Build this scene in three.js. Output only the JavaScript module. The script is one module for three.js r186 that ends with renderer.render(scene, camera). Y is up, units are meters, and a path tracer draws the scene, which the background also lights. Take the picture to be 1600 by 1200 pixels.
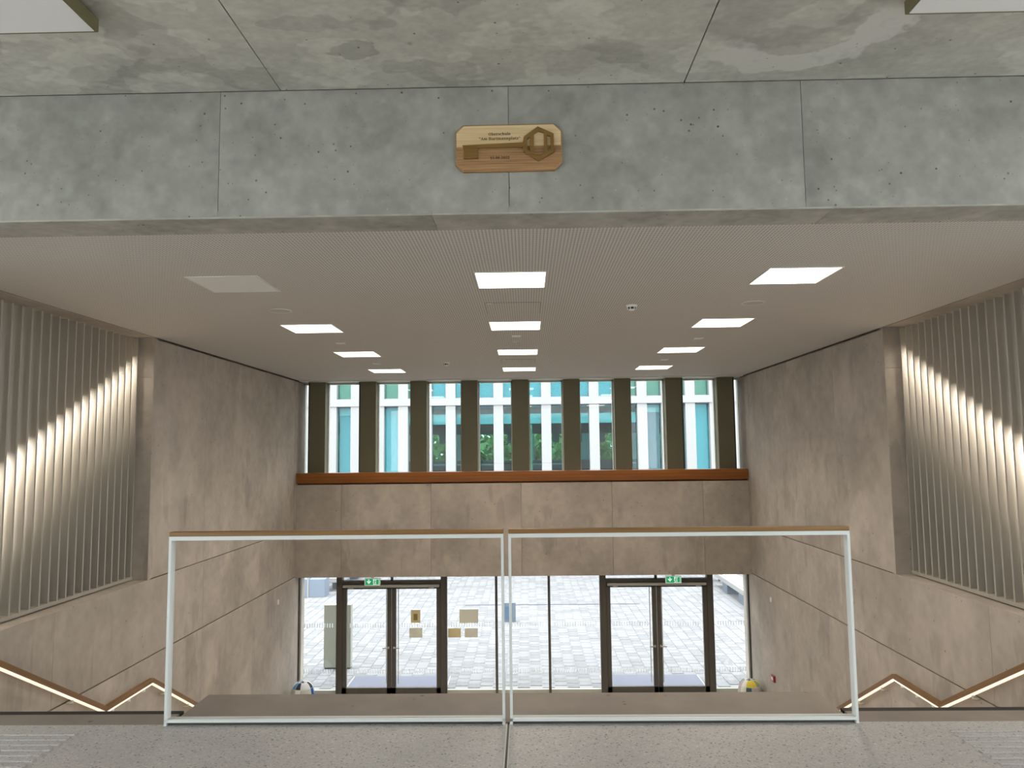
import * as THREE from 'three';
import { RoundedBoxGeometry } from 'three/addons/geometries/RoundedBoxGeometry.js';
import { mergeGeometries } from 'three/addons/utils/BufferGeometryUtils.js';
import { RectAreaLightUniformsLib } from 'three/addons/lights/RectAreaLightUniformsLib.js';

// ------------------------------------------------------------------ camera, sky, sun, exposure
// World: y = 0 is the upper floor, x = 0 the axis of the stair hall, the hall runs towards -z.
const scene = new THREE.Scene();
const renderer = new THREE.WebGLRenderer({ antialias: true });
renderer.toneMapping = THREE.LinearToneMapping;
renderer.toneMappingExposure = 1.62;
renderer.shadowMap.enabled = true;
RectAreaLightUniformsLib.init();

const camera = new THREE.PerspectiveCamera(54.18, 4 / 3, 0.05, 300);
camera.position.set(0.125, 1.56, 0);
camera.rotation.order = 'YXZ';
const RAD = Math.PI / 180;
camera.rotation.set(5.04 * RAD, 1.072 * RAD, -0.638 * RAD);
scene.add(camera);

scene.background = new THREE.Color(0.945, 0.975, 1.0);          // even overcast sky
scene.backgroundIntensity = 3.8;
const sun = new THREE.DirectionalLight(0xf4f8ff, 2.2);        // the sun through thick cloud: very soft, high
sun.position.set(3, 40, -28);
sun.target.position.set(0, -3, -24);
sun.castShadow = true;
sun.shadow.radius = 60;
Object.assign(sun.shadow.camera, { left: -24, right: 24, top: 24, bottom: -24, near: 1, far: 90 });
scene.add(sun, sun.target);

const LAMP = new THREE.Color(1.0, 0.86, 0.71);                  // ceiling panel lights
const LAMP_RADIANCE = 2.8, LAMP_CANDELA = 7.8;                // wide glow of the diffuser, and its stronger downward beam
const LED = new THREE.Color(1.0, 0.92, 0.81);                 // strips below the handrails
const LED_RADIANCE = 180;

// ------------------------------------------------------------------ random numbers and noise
function rng(seed) { let s = seed >>> 0; return () => { s = (s + 0x6D2B79F5) >>> 0; let t = s; t = Math.imul(t ^ (t >>> 15), t | 1); t ^= t + Math.imul(t ^ (t >>> 7), t | 61); return ((t ^ (t >>> 14)) >>> 0) / 4294967296; }; }
function lattice(n, m, seed) { const r = rng(seed), a = new Float32Array(n * m); for (let i = 0; i < a.length; i++) a[i] = r(); return { a, n, m }; }
function samp(L, u, v) {                                       // u, v in 0..1, periodic
  const x = u * L.n, y = v * L.m, i = Math.floor(x), j = Math.floor(y); let fx = x - i, fy = y - j;
  fx = fx * fx * (3 - 2 * fx); fy = fy * fy * (3 - 2 * fy);
  const i0 = ((i % L.n) + L.n) % L.n, i1 = (i0 + 1) % L.n, j0 = ((j % L.m) + L.m) % L.m, j1 = (j0 + 1) % L.m;
  const a = L.a[j0 * L.n + i0], b = L.a[j0 * L.n + i1], c = L.a[j1 * L.n + i0], d = L.a[j1 * L.n + i1];
  return a + (b - a) * fx + (c - a) * fy + (a - b - c + d) * fx * fy;
}
function fbm(nx, ny, oct, seed) { const Ls = []; for (let o = 0; o < oct; o++) Ls.push(lattice(nx << o, ny << o, seed + o * 17)); return (u, v) => { let s = 0, w = 0.5, t = 0; for (const L of Ls) { s += w * samp(L, u, v); t += w; w *= 0.55; } return s / t; }; }
const clamp01 = (x) => Math.max(0, Math.min(1, x));
const sstep = (a, b, x) => { const t = clamp01((x - a) / (b - a)); return t * t * (3 - 2 * t); };
function texture(w, h, fn, srgb = true) {                      // fn(u, v) -> [r, g, b] in 0..255 ; v = 0 at the bottom
  const d = new Uint8Array(w * h * 4);
  for (let j = 0; j < h; j++) for (let i = 0; i < w; i++) { const c = fn((i + 0.5) / w, (j + 0.5) / h, i, j), k = (j * w + i) * 4; d[k] = c[0]; d[k + 1] = c[1]; d[k + 2] = c[2]; d[k + 3] = 255; }
  const t = new THREE.DataTexture(d, w, h, THREE.RGBAFormat);
  t.magFilter = THREE.LinearFilter; t.minFilter = THREE.LinearMipmapLinearFilter; t.generateMipmaps = true;
  t.wrapS = t.wrapT = THREE.RepeatWrapping; if (srgb) t.colorSpace = THREE.SRGBColorSpace; t.needsUpdate = true;
  return t;
}
function pits(w, h, n, seed, rmin, rmax) {                     // small round air holes left in the cast face, as a mask
  const m = new Float32Array(w * h), r = rng(seed);
  for (let k = 0; k < n; k++) { const cx = r() * w, cy = r() * h, q = r(), R = rmin + (rmax - rmin) * q * q * q, s = 0.5 + 0.5 * r();
    for (let y = Math.floor(cy - R - 1); y <= cy + R + 1; y++) for (let x = Math.floor(cx - R - 1); x <= cx + R + 1; x++) {
      const d = Math.hypot(x + 0.5 - cx, y + 0.5 - cy), v = s * clamp01(R + 0.5 - d), i = (((y % h) + h) % h) * w + (((x % w) + w) % w); if (v > m[i]) m[i] = v; } }
  return m;
}

// ------------------------------------------------------------------ textures
// warm cast concrete of the stair hall walls: cloudy, with streaks running down; 5 m x 5 m
const texWall = (() => {
  const a = fbm(5, 5, 5, 11), b = fbm(24, 3, 4, 12), c = fbm(60, 60, 3, 13), p = pits(1024, 1024, 420, 14, 0.5, 1.8), st = fbm(34, 7, 3, 15), m = fbm(14, 9, 4, 16);
  return texture(1024, 1024, (u, v, i, j) => {
    let s = 0.87 + 0.24 * (a(u, v) - 0.5) + 0.06 * (b(u, v) - 0.5) + 0.08 * (c(u, v) - 0.5) + 0.12 * (m(u, v) - 0.5);
    s -= 0.06 * sstep(0.60, 0.72, st(u, v)) * sstep(0.45, 0.6, a(u + 0.3, v));
    s += 0.05 * sstep(0.60, 0.68, a(u + 0.5, v + 0.2));
    s *= 1 - 0.4 * p[j * 1024 + i];
    const w = 0.02 * (a(v, u) - 0.5);
    return [clamp01(s * (1 + w)) * 236, clamp01(s) * 232, clamp01(s * (1 - w)) * 226];
  });
})();
// grey cast concrete of the beam over the opening: fine mottling and many air holes; 6.83 m x 1.71 m
const texBeam = (() => {
  const W = 2048, H = 512, a = fbm(18, 5, 5, 21), b = fbm(90, 22, 3, 22), c = fbm(40, 6, 3, 23), p = pits(W, H, 620, 24, 0.45, 2.1), w = pits(W, H, 260, 25, 0.4, 1.8);
  return texture(W, H, (u, v, i, j) => {
    let s = 0.84 + 0.12 * (a(u, v) - 0.5) + 0.15 * (b(u, v) - 0.5) + 0.10 * (c(u, v) - 0.5);
    s -= 0.035 * sstep(0.56, 0.64, a(u + 0.4, v + 0.1)); s += 0.10 * w[j * W + i];
    s *= 1 - 0.62 * p[j * W + i];
    return [clamp01(s) * 229, clamp01(s * 1.004) * 229, clamp01(s * 0.99) * 226];
  });
})();
// hall ceiling: cast face with dark damp-looking patches and pale cement skin with hard outlines; 6.83 m x 6.83 m
const texHall = (() => {
  const W = 2048, H = 1024, a = fbm(12, 7, 5, 31), b = fbm(40, 26, 4, 32), d = fbm(15, 11, 4, 33), f = fbm(180, 110, 2, 34), p = pits(W, H, 500, 35, 0.5, 2.2);
  const mx = (u) => u * 6.83 - 3.415, md = (v) => v * 3.415 + 1.4;       // metres: x across, distance from the camera wall
  return texture(W, H, (u, v, i, j) => {
    const x = mx(u), y = md(v), n = (b(u, v) - 0.5), n2 = (a(u, v) - 0.5);
    let s = 0.90 + 0.12 * n2 + 0.10 * n + 0.09 * (f(u, v) - 0.5);
    s -= 0.075 * sstep(0.58, 0.61, d(u, v) + 0.14 * n) * (x < 0.9 ? 1 : 0.35);
    s += 0.06 * sstep(0.57, 0.61, d(u + 0.37, v + 0.21) + 0.12 * n);
    // pale crescent of cement skin beside the second joint
    const r = Math.hypot((x - 1.55) * 1.0, (y - 3.92) * 1.05), ang = Math.atan2(y - 3.92, x - 1.55);
    const ring = sstep(0.135, 0.10, Math.abs(r - 0.50 - 0.10 * Math.cos(ang)) + 0.22 * n + 0.05 * n2) * sstep(-0.35, 0.0, ang) * sstep(2.35, 1.9, ang);
    s += 0.13 * ring;
    s -= 0.06 * sstep(0.42, 0.30, r + 0.35 * n);
    // dark patches near the first joint
    const q = Math.hypot((x + 0.80) / 0.24, (y - 4.17) / 0.09) + 1.9 * n + 0.8 * n2; s -= 0.13 * sstep(1.0, 0.86, q);
    s *= 1 - 0.5 * p[j * W + i];
    return [clamp01(s) * 230, clamp01(s * 1.004) * 230, clamp01(s * (0.99 + 0.03 * ring)) * 227];
  });
})();
// terrazzo: pale ground with dark and light chips; 1.6 m x 1.6 m
const texTerrazzo = (() => {
  const N = 1024, a = fbm(6, 6, 4, 41), f = fbm(160, 160, 2, 42), dk = pits(N, N, 5200, 43, 0.6, 3.6), lt = pits(N, N, 4200, 44, 0.6, 3.4), md = pits(N, N, 6000, 45, 0.6, 3.0);
  return texture(N, N, (u, v, i, j) => {
    let s = 0.80 + 0.07 * (a(u, v) - 0.5) + 0.12 * (f(u, v) - 0.5); const k = j * N + i;
    s = s + 0.16 * lt[k]; s = s * (1 - 0.20 * md[k]); s = s * (1 - 0.5 * dk[k]);
    return [clamp01(s * 1.01) * 232, clamp01(s) * 230, clamp01(s * 0.985) * 228];
  });
})();
// acoustic board: rows of slots 25 mm apart running towards the windows; 0.1 m x 0.1 m
const texSlots = texture(64, 64, (u, v) => { const q = Math.abs(((u * 4) % 1) - 0.5), e = Math.abs(((v * 2) % 1) - 0.5); const s = q < 0.17 && e < 0.42 ? 0.79 : 0.985; return [s * 250, s * 248, s * 245]; });
const texBoard = (() => { const a = fbm(6, 6, 4, 51); return texture(256, 256, (u, v) => { const s = 0.95 + 0.05 * (a(u, v) - 0.5); return [s * 250, s * 248, s * 245]; }); })();
// wood grain along u; 2 m x 0.5 m
function woodTexture(seed, c0, c1) { const a = fbm(3, 26, 4, seed), b = fbm(6, 90, 3, seed + 1), g = fbm(2, 6, 3, seed + 2);
  return texture(1024, 256, (u, v) => { const t = clamp01(0.5 + 0.9 * (a(u, v) - 0.5) + 0.5 * (b(u, v) - 0.5) + 0.5 * (g(u, v) - 0.5)); return [0, 1, 2].map((k) => c0[k] + (c1[k] - c0[k]) * t); }); }
const texWood = woodTexture(61, [100, 70, 32], [150, 110, 56]);
const texSill = woodTexture(66, [112, 62, 8], [158, 94, 16]);
const texAsh = woodTexture(71, [196, 168, 122], [230, 206, 164]);
const texAshDark = woodTexture(76, [120, 88, 56], [190, 150, 104]);
const texPaver = (() => { const a = fbm(8, 8, 5, 81), f = fbm(90, 90, 2, 82); return texture(512, 512, (u, v) => { const s = 0.9 + 0.16 * (a(u, v) - 0.5) + 0.12 * (f(u, v) - 0.5); return [clamp01(s) * 238, clamp01(s) * 240, clamp01(s) * 242]; }); })();

// ------------------------------------------------------------------ materials
const M = {};
const std = (o) => new THREE.MeshStandardMaterial({ roughness: 0.8, metalness: 0, ...o });
function sized(t, wx, wy) { const c = t.clone(); c.repeat.set(1 / wx, 1 / wy); c.needsUpdate = true; return c; }
M.wall = std({ map: sized(texWall, 5, 5), color: 0xd2cac1, roughness: 0.75 });
M.wallB = std({ map: sized(texWall, 6.1, 6.1), color: 0xd2cac1, roughness: 0.75 });
M.beam = std({ map: sized(texBeam, 6.83, 1.7075), color: 0xcbcac4, roughness: 0.8 });
M.soffit = std({ map: sized(texBeam, 6.83, 1.7075), color: 0xdcd8d2, roughness: 0.85 });
M.hall = std({ map: sized(texHall, 6.83, 3.415), color: 0xe8e5df, roughness: 0.85 });
M.step = std({ map: sized(texTerrazzo, 1.6, 1.6), color: 0xe0deda, roughness: 0.5 });
M.plaster = std({ color: 0xe6e4df, roughness: 0.9 });
M.plain = std({ map: sized(texWall, 7.3, 7.3), color: 0x9a9088, roughness: 0.55 });
M.hatchSeal = std({ color: 0x8a867f, roughness: 1 });
M.terrazzo = std({ map: sized(texTerrazzo, 1.6, 1.6), color: 0xd9d8d7, roughness: 0.38 });
M.board = std({ map: sized(texBoard, 3, 3), color: 0xc9c6c2, roughness: 0.9 });
M.slots = std({ map: sized(texSlots, 0.1, 0.1), color: 0xd6d3cf, roughness: 0.9 });
M.nosing = std({ color: 0x17120d, roughness: 0.8 });
M.wood = std({ map: sized(texWood, 2, 0.5), roughness: 0.45 });
M.sill = std({ map: sized(texSill, 2, 0.5), roughness: 0.5 });
M.ash = std({ map: sized(texAsh, 0.8, 0.2), roughness: 0.5 });
M.ashDark = std({ map: sized(texAshDark, 0.8, 0.2), roughness: 0.5 });
M.engraved = std({ color: 0x4a3016, roughness: 0.8 });
M.keyWood = std({ map: sized(texAsh, 0.9, 0.3), color: 0x94804f, roughness: 0.45 });
M.whiteSteel = std({ color: 0xc6cbc8, roughness: 0.4 });
M.darkSteel = std({ color: 0x3c3b38, roughness: 0.5 });
M.olive = std({ color: 0x6b6648, roughness: 0.6 });
M.diffuserOff = std({ color: 0xe9e9e7, roughness: 0.35 });
M.diffuserOn = std({ color: 0xffffff, emissive: 0xfff6ea, emissiveIntensity: 2.2, roughness: 0.5 });
M.trimWhite = std({ color: 0xd9d7d2, roughness: 0.6 });
M.fin = std({ color: 0xa39d92, roughness: 0.5 });
M.led = std({ color: 0xffffff, emissive: 0xffe6c6, emissiveIntensity: 0.62, roughness: 0.5 });
M.post = std({ color: 0x68654f, roughness: 0.6 });
M.frameGrey = std({ color: 0xb9bbb0, roughness: 0.5 });
M.bronze = std({ color: 0x57524a, roughness: 0.45, metalness: 0.1 });
M.closer = std({ color: 0xb7b5ad, roughness: 0.4, metalness: 0.3 });
M.glass = new THREE.MeshPhysicalMaterial({ color: 0xf8f9f9, transmission: 1, thickness: 0, roughness: 0, ior: 1.5 });
M.glassRail = new THREE.MeshPhysicalMaterial({ color: 0xffffff, transmission: 1, thickness: 0, roughness: 0, ior: 1.07 });
M.glassTeal = new THREE.MeshPhysicalMaterial({ color: 0xc9ecee, transmission: 1, thickness: 0, roughness: 0.05, ior: 1.35 });
M.dash = new THREE.MeshPhysicalMaterial({ color: 0xf2f5f7, roughness: 0.9, transmission: 0.6, thickness: 0 });
M.frost = std({ color: 0xe4eaee, roughness: 0.8 });
M.paper = new THREE.MeshPhysicalMaterial({ color: 0xdad6c8, roughness: 0.9, transmission: 0.45, thickness: 0 });
M.paperTan = new THREE.MeshPhysicalMaterial({ color: 0xd6caa6, roughness: 0.9, transmission: 0.45, thickness: 0 });
M.paperInk = std({ color: 0x8f7b48, roughness: 0.9 });
M.mat = std({ color: 0x666a76, roughness: 1 });
M.paver = std({ map: sized(texPaver, 2.1, 2.1), color: 0x909090, roughness: 0.85 });
M.paverB = std({ map: sized(texPaver, 2.1, 2.1), color: 0x8b8b8b, roughness: 0.85 });
M.bed = std({ color: 0x8a8a89, roughness: 1 });
M.white = std({ color: 0x929392, roughness: 0.7 });
M.stele = std({ color: 0x999d90, roughness: 0.5 });
M.greyBox = std({ color: 0x6f7b88, roughness: 0.7 });
M.plinth = std({ color: 0x5f6873, roughness: 0.8 });
M.blue = std({ color: 0x4a8ac4, roughness: 0.5 });
M.blueGlass = std({ color: 0x54708c, roughness: 0.2 });
M.cyan = std({ color: 0x80b6bf, roughness: 0.8 });
M.oliveBlind = std({ color: 0xa7a180, roughness: 0.8 });
M.roomWall = std({ color: 0xc9d6d6, roughness: 0.9 });
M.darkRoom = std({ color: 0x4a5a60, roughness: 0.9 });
M.bark = std({ color: 0x4b4a42, roughness: 0.9 });
M.leaf = new THREE.MeshPhysicalMaterial({ color: 0x5f8f4a, roughness: 0.9, transmission: 0.3, thickness: 0, side: THREE.DoubleSide });
M.red = std({ color: 0x8c1f28, roughness: 0.4 });
M.plastic = std({ color: 0xe8e6e0, roughness: 0.5 });
M.black = std({ color: 0x191919, roughness: 0.5 });

// ------------------------------------------------------------------ builders
const taken = {};
function numbered(n) { const k = taken[n] = (taken[n] ?? -1) + 1; return k ? n + '_' + String(k).padStart(3, '0') : n; }
function metricUV(g, ox = 0, oy = 0) {                          // uv in metres from each face's own two directions
  const p = g.attributes.position, n = g.attributes.normal, uv = new Float32Array(p.count * 2);
  for (let i = 0; i < p.count; i++) { const x = p.getX(i), y = p.getY(i), z = p.getZ(i), ax = Math.abs(n.getX(i)), ay = Math.abs(n.getY(i)), az = Math.abs(n.getZ(i));
    let u, v; if (ay >= ax && ay >= az) { u = x; v = -z; } else if (ax >= az) { u = -z; v = y; } else { u = x; v = y; }
    uv[2 * i] = u + ox; uv[2 * i + 1] = v + oy; }
  g.setAttribute('uv', new THREE.BufferAttribute(uv, 2)); return g;
}
// box from ranges: x, y, and distance d ahead of the camera wall (z = -d)
function bx(x0, x1, y0, y1, d0, d1, ox = 0, oy = 0) { const g = new THREE.BoxGeometry(Math.abs(x1 - x0), Math.abs(y1 - y0), Math.abs(d1 - d0)); g.translate((x0 + x1) / 2, (y0 + y1) / 2, -(d0 + d1) / 2); return metricUV(g, ox, oy); }
function rbx(x0, x1, y0, y1, d0, d1, r) { const g = new RoundedBoxGeometry(Math.abs(x1 - x0), Math.abs(y1 - y0), Math.abs(d1 - d0), 2, r); g.translate((x0 + x1) / 2, (y0 + y1) / 2, -(d0 + d1) / 2); return metricUV(g.index ? g.toNonIndexed() : g); }
function mesh(name, geo, mat, parent) {
  const gs = Array.isArray(geo) ? mergeGeometries(geo.map((g) => { const q = g.index ? g.toNonIndexed() : g; for (const k of Object.keys(q.attributes)) if (!['position', 'normal', 'uv'].includes(k)) q.deleteAttribute(k); return q; })) : geo;
  const m = new THREE.Mesh(gs, mat); m.name = parent ? name : numbered(name); m.castShadow = m.receiveShadow = true; (parent ?? scene).add(m); return m;
}
function struct(name) { const g = new THREE.Group(); g.name = name; g.userData.kind = 'structure'; scene.add(g); return g; }
function label(o, text, category, extra = {}) { Object.assign(o.userData, { label: text, category, ...extra }); return o; }
function thing(name, text, category, [x, y, d] = [0, 0, 0], group) { const g = new THREE.Group(); g.name = numbered(name); g.position.set(x, y, -d); scene.add(g); label(g, text, category); if (group) g.userData.group = group; return g; }
function sdesc(o, text) { o.userData.label = text; o.userData.category = 'building part'; return o; }
const UNLIT = 'the unlit light', REDBOX = 'the red alarm box';
const side = (s) => (s < 0 ? UNLIT : REDBOX);

// main dimensions, in metres
const WX = 4.61, CEIL = 3.05, HALL = 3.89, GR = -3.36, EDGE = 4.46, BEAM0 = 4.635, BEAM1 = 4.966, PAR0 = 15.42, PAR1 = 15.74, FAC = 15.7;
const STAIR_X = 1.985, HX = 5.6, BACK = -5.0;

// ------------------------------------------------------------------ setting: hall floor
{
  const f = struct('floor'); label(f, 'speckled grey terrazzo landing floor with ribbed strips at the stair heads', 'floor');
  const J = 0.011;
  mesh('terrazzo_slab', bx(-HX, -J, -0.3, 0, BACK, EDGE), M.terrazzo, f);
  mesh('terrazzo_slab', bx(J, HX, -0.3, 0, BACK, EDGE, 0.7, 0.3), M.terrazzo, f);
  mesh('expansion_joint', bx(-J, J, -0.3, -0.006, BACK, EDGE), M.darkSteel, f);
  for (const s of [-1, 1]) mesh('joint_profile', bx(s * J * 0.55, s * J, -0.02, 0.001, BACK, EDGE), M.frameGrey, f);
  mesh('slab_edge_cap', rbx(-1.965, 1.965, -0.42, 0.0, 4.475, 5.0, 0.006), M.plain, f);
  mesh('under_slab', bx(-HX, HX, -0.42, -0.3, BACK, EDGE), M.plain, f);
  for (const s of [-1, 1]) {
    mesh('stair_edge_strip', bx(s * 1.985, s * 4.6, -0.17, 0, EDGE, 4.635), M.plain, f);
    mesh('nosing_strip', bx(s * 1.985, s * 4.6, -0.17, -0.001, 4.64, 4.695), M.nosing, f);
    for (let k = 0; k < 9; k++) mesh('tactile_rib', rbx(s * 2.42, s * 4.55, -0.002, 0.007, 3.72 + k * 0.072, 3.72 + k * 0.072 + 0.034, 0.003), M.terrazzo, f);
  }
}
// hall ceiling of cast concrete, three fields with open joints
{
  const c = struct('ceiling'); label(c, 'raw concrete hall ceiling with stains and two joints', 'ceiling');
  const xs = [-HX, -1.435, 1.160, HX], g = 0.004;
  for (let k = 0; k < 3; k++) mesh('concrete_field', bx(xs[k] + (k ? g : 0), xs[k + 1] - (k < 2 ? g : 0), HALL, HALL + 0.2, BACK, BEAM0 - 0.004, 3.415, -1.4), M.hall, c);
  mesh('slab', bx(-HX - 0.3, HX + 0.3, HALL + 0.1, HALL + 0.4, BACK - 0.3, BEAM1 + 0.2), M.plain, c);
}
// concrete beam over the opening
{
  const b = struct('trim_1'); label(b, 'wide grey concrete beam carrying the wooden key plaque', 'beam');
  const xs = [-HX, -1.826, 0.034, 1.898, HX], g = 0.0016;
  for (let k = 0; k < 4; k++) mesh('concrete_panel', bx(xs[k] + (k ? g : 0), xs[k + 1] - (k < 3 ? g : 0), CEIL + 0.012, HALL - 0.0025, BEAM0, BEAM0 + 0.1, 3.4 + k * 0.37, 0.23 * k), M.beam, b);
  mesh('core', bx(-HX, HX, CEIL + 0.03, HALL + 0.2, BEAM0 + 0.06, BEAM1 + 0.2), M.plain, b);
  const ys = [-HX, -0.46, 2.075, HX];
  for (let k = 0; k < 3; k++) mesh('soffit_panel', bx(ys[k] + 0.0015, ys[k + 1] - 0.0015, CEIL, CEIL + 0.05, BEAM0 + 0.002, BEAM1, 1.3 * k, 0.8), M.soffit, b);
}
// acoustic ceiling of the stair hall
{
  const c = struct('ceiling_001'); label(c, 'pale acoustic ceiling with fine slots and square panel lights', 'ceiling');
  mesh('acoustic_board', bx(-1.45, 1.45, CEIL, CEIL + 0.04, BEAM1, 15.52), M.slots, c);
  for (const s of [-1, 1]) mesh('acoustic_board', bx(s * 1.45, s * (WX - 0.004), CEIL, CEIL + 0.04, BEAM1, 15.52), M.slots, c);
  mesh('roof_slab', bx(-6.6, 6.6, CEIL + 0.08, CEIL + 0.5, BEAM1, 16.3), M.plain, c);
  mesh('edge_profile', bx(-WX, WX, CEIL - 0.012, CEIL + 0.08, 15.525, 15.56), M.trimWhite, c);
  mesh('window_head', bx(-WX, WX, CEIL - 0.015, CEIL + 0.08, 15.56, 16.3), M.frameGrey, c);
}
// long side walls: cast panels with open joints, recess for the slatted screen
for (const s of [-1, 1]) {
  const w = struct(s < 0 ? 'wall_left' : 'wall_right');
  label(w, 'long warm grey cast concrete wall of the stair hall on the side of ' + side(s), 'wall');
  const P = (d0, d1, y0, y1, k, th = 0.2) => mesh('concrete_panel', bx(s * WX, s * (WX + th), y0, y1, d0, d1, 1.7 * k + (s > 0 ? 2.2 : 0), 0.9 * k), k % 2 ? M.wall : M.wallB, w);
  const h = 0.002, gj = 0.008;
  P(9.43, 11.02 - h, gj, 3.022, 0); P(11.02 + h, 15.26 - h, gj, 3.022, 1); P(15.26 + h, 15.76, gj, 3.022, 2);
  P(4.5, 7.58 - h, -0.95 + gj, -0.004, 3); P(7.58 + h, 11.05 - h, -0.95 + gj, -0.004, 4); P(11.05 + h, 15.76, -0.95 + gj, -0.004, 5);
  P(3.9, 7.58 - h, GR, -0.95 - gj, 6); P(7.58 + h, 11.05 - h, GR, -0.95 - gj, 7); P(11.05 + h, 15.76, GR, -0.95 - gj, 8);
  mesh('wall_core', [bx(s * (WX + 0.1), s * 6.6, GR, -0.012, 3.6, 15.76), bx(s * (WX + 0.1), s * 6.6, -0.02, CEIL + 0.1, 9.46, 15.76)], M.wall, w);
  mesh('niche_ledge', bx(s * (WX + 0.002), s * 6.4, -0.05, 0, BEAM1, 9.46, 0.4, 0.2), M.wall, w);
  mesh('niche_return', bx(s * (WX + 0.001), s * 6.4, 0.0, 2.525, 9.418, 9.5, 2.1), M.wall, w);
  mesh('niche_return', bx(s * (WX + 0.001), s * 6.4, 2.535, CEIL + 0.05, 9.418, 9.5, 0.6), M.wall, w);
  mesh('niche_soffit', bx(s * (WX + 0.012), s * 6.4, CEIL - 0.004, CEIL + 0.1, BEAM1, 9.44), M.wall, w);
  mesh('niche_back', bx(s * 6.3, s * 6.6, 0, CEIL + 0.2, BEAM1, 9.5), M.wall, w);
  mesh('front_return', bx(s * (WX + 0.21), s * (HX + 0.3), GR, CEIL + 0.04, BEAM0 + 0.01, BEAM1, 0.3), M.beam, w);
}
// lower end wall below the landing, hall walls behind the camera with wide windows
{
  const w = struct('wall_lower'); mesh('concrete_panel', bx(-WX - 0.3, WX + 0.3, GR, -0.42, 3.6, 3.9), M.wall, w); label(w, 'concrete wall under the landing', 'wall');
  const st = struct('wall_stair_core'); mesh('concrete_panel', bx(-1.965, 1.965, GR, -0.42, 4.5, 4.98), M.wall, st); label(st, 'concrete wall between the two stairs', 'wall');
  const b = struct('wall_back'); label(b, 'plain hall wall behind the viewer', 'wall');
  mesh('wall_face', bx(-HX, HX, -0.4, HALL + 0.05, BACK - 0.3, BACK), M.plaster, b);
  for (const s of [-1, 1]) {
    const q = struct(s < 0 ? 'wall_hall_left' : 'wall_hall_right'); label(q, 'hall side wall beside the viewer with a wide window', 'wall');
    mesh('sill_wall', bx(s * HX, s * (HX + 0.3), -0.4, 0.06, BACK - 0.3, BEAM1), M.plaster, q);
    mesh('lintel', bx(s * HX, s * (HX + 0.3), 3.84, HALL + 0.05, BACK - 0.3, BEAM1), M.plaster, q);
    mesh('pier', bx(s * HX, s * (HX + 0.3), 0.06, 3.84, 4.2, BEAM1), M.plaster, q);
    mesh('pier', bx(s * HX, s * (HX + 0.3), 0.06, 3.84, BACK - 0.3, BACK + 0.5), M.plaster, q);
    const v = struct(s < 0 ? 'window_6' : 'window_7'); label(v, 'wide hall side window beside the viewer', 'window');
    mesh('pane', bx(s * (HX + 0.14), s * (HX + 0.15), 0.06, 3.84, BACK + 0.5, 4.2), M.glass, v);
  }
}
// ground floor of the stair hall and the two stairs
{
  const f = struct('floor_001'); label(f, 'grey ground floor of the stair hall below the landing', 'floor');
  mesh('slab', bx(-WX, WX, GR - 0.2, GR, 3.6, 15.9), M.step, f);
  for (const s of [-1, 1]) {
    const t = struct(s < 0 ? 'staircase_left' : 'staircase_right'); label(t, 'concrete stair running down along the wall with ' + side(s), 'stairs');
    const x0 = s * 1.99, x1 = s * 4.6, r1 = 2.13 / 12, r2 = (2.13 + GR) / -7, tr = 0.31;
    for (let k = 1; k < 12; k++) mesh('step', bx(x0, x1, -r1 * k - 0.22, -r1 * k, 4.7 + tr * (k - 1), 4.7 + tr * k + 0.01), M.step, t);
    mesh('landing', bx(x0, x1, -2.13 - 0.25, -2.13, 4.7 + tr * 11, 9.55), M.step, t);
    for (let k = 1; k < 7; k++) mesh('step', bx(x0, x1, -2.13 - r2 * k - 0.22, -2.13 - r2 * k, 9.55 + tr * (k - 1), 9.55 + tr * k + 0.01), M.step, t);
  }
}
// end wall: concrete parapet with wooden cap, window band above, glazed entrance below
{
  const w = struct('wall_far'); label(w, 'brown grey concrete parapet beam across the end of the stair hall', 'wall');
  const xs = [-WX, -3.68, -1.84, 0, 1.84, 3.68, WX];
  for (let k = 0; k < 6; k++) mesh('concrete_panel', bx(xs[k] + 0.0025, xs[k + 1] - 0.0025, -0.97, 0.895, PAR0, PAR0 + 0.12, 1.3 * k, 0.7 * k), k % 2 ? M.wall : M.wallB, w);
  mesh('wall_core', bx(-WX, WX, -0.965, 0.9, PAR0 + 0.1, PAR1), M.wall, w);
  const t = struct('trim_2'); label(t, 'long brown wooden cap on the far concrete parapet', 'trim');
  mesh('cap_board', rbx(-WX + 0.008, WX - 0.008, 0.93, 1.133, PAR0 - 0.03, PAR1 + 0.01, 0.006), M.sill, t);
  mesh('packing', bx(-WX, WX, 0.893, 0.935, PAR0 + 0.1, PAR1), M.sill, t);
}
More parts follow.
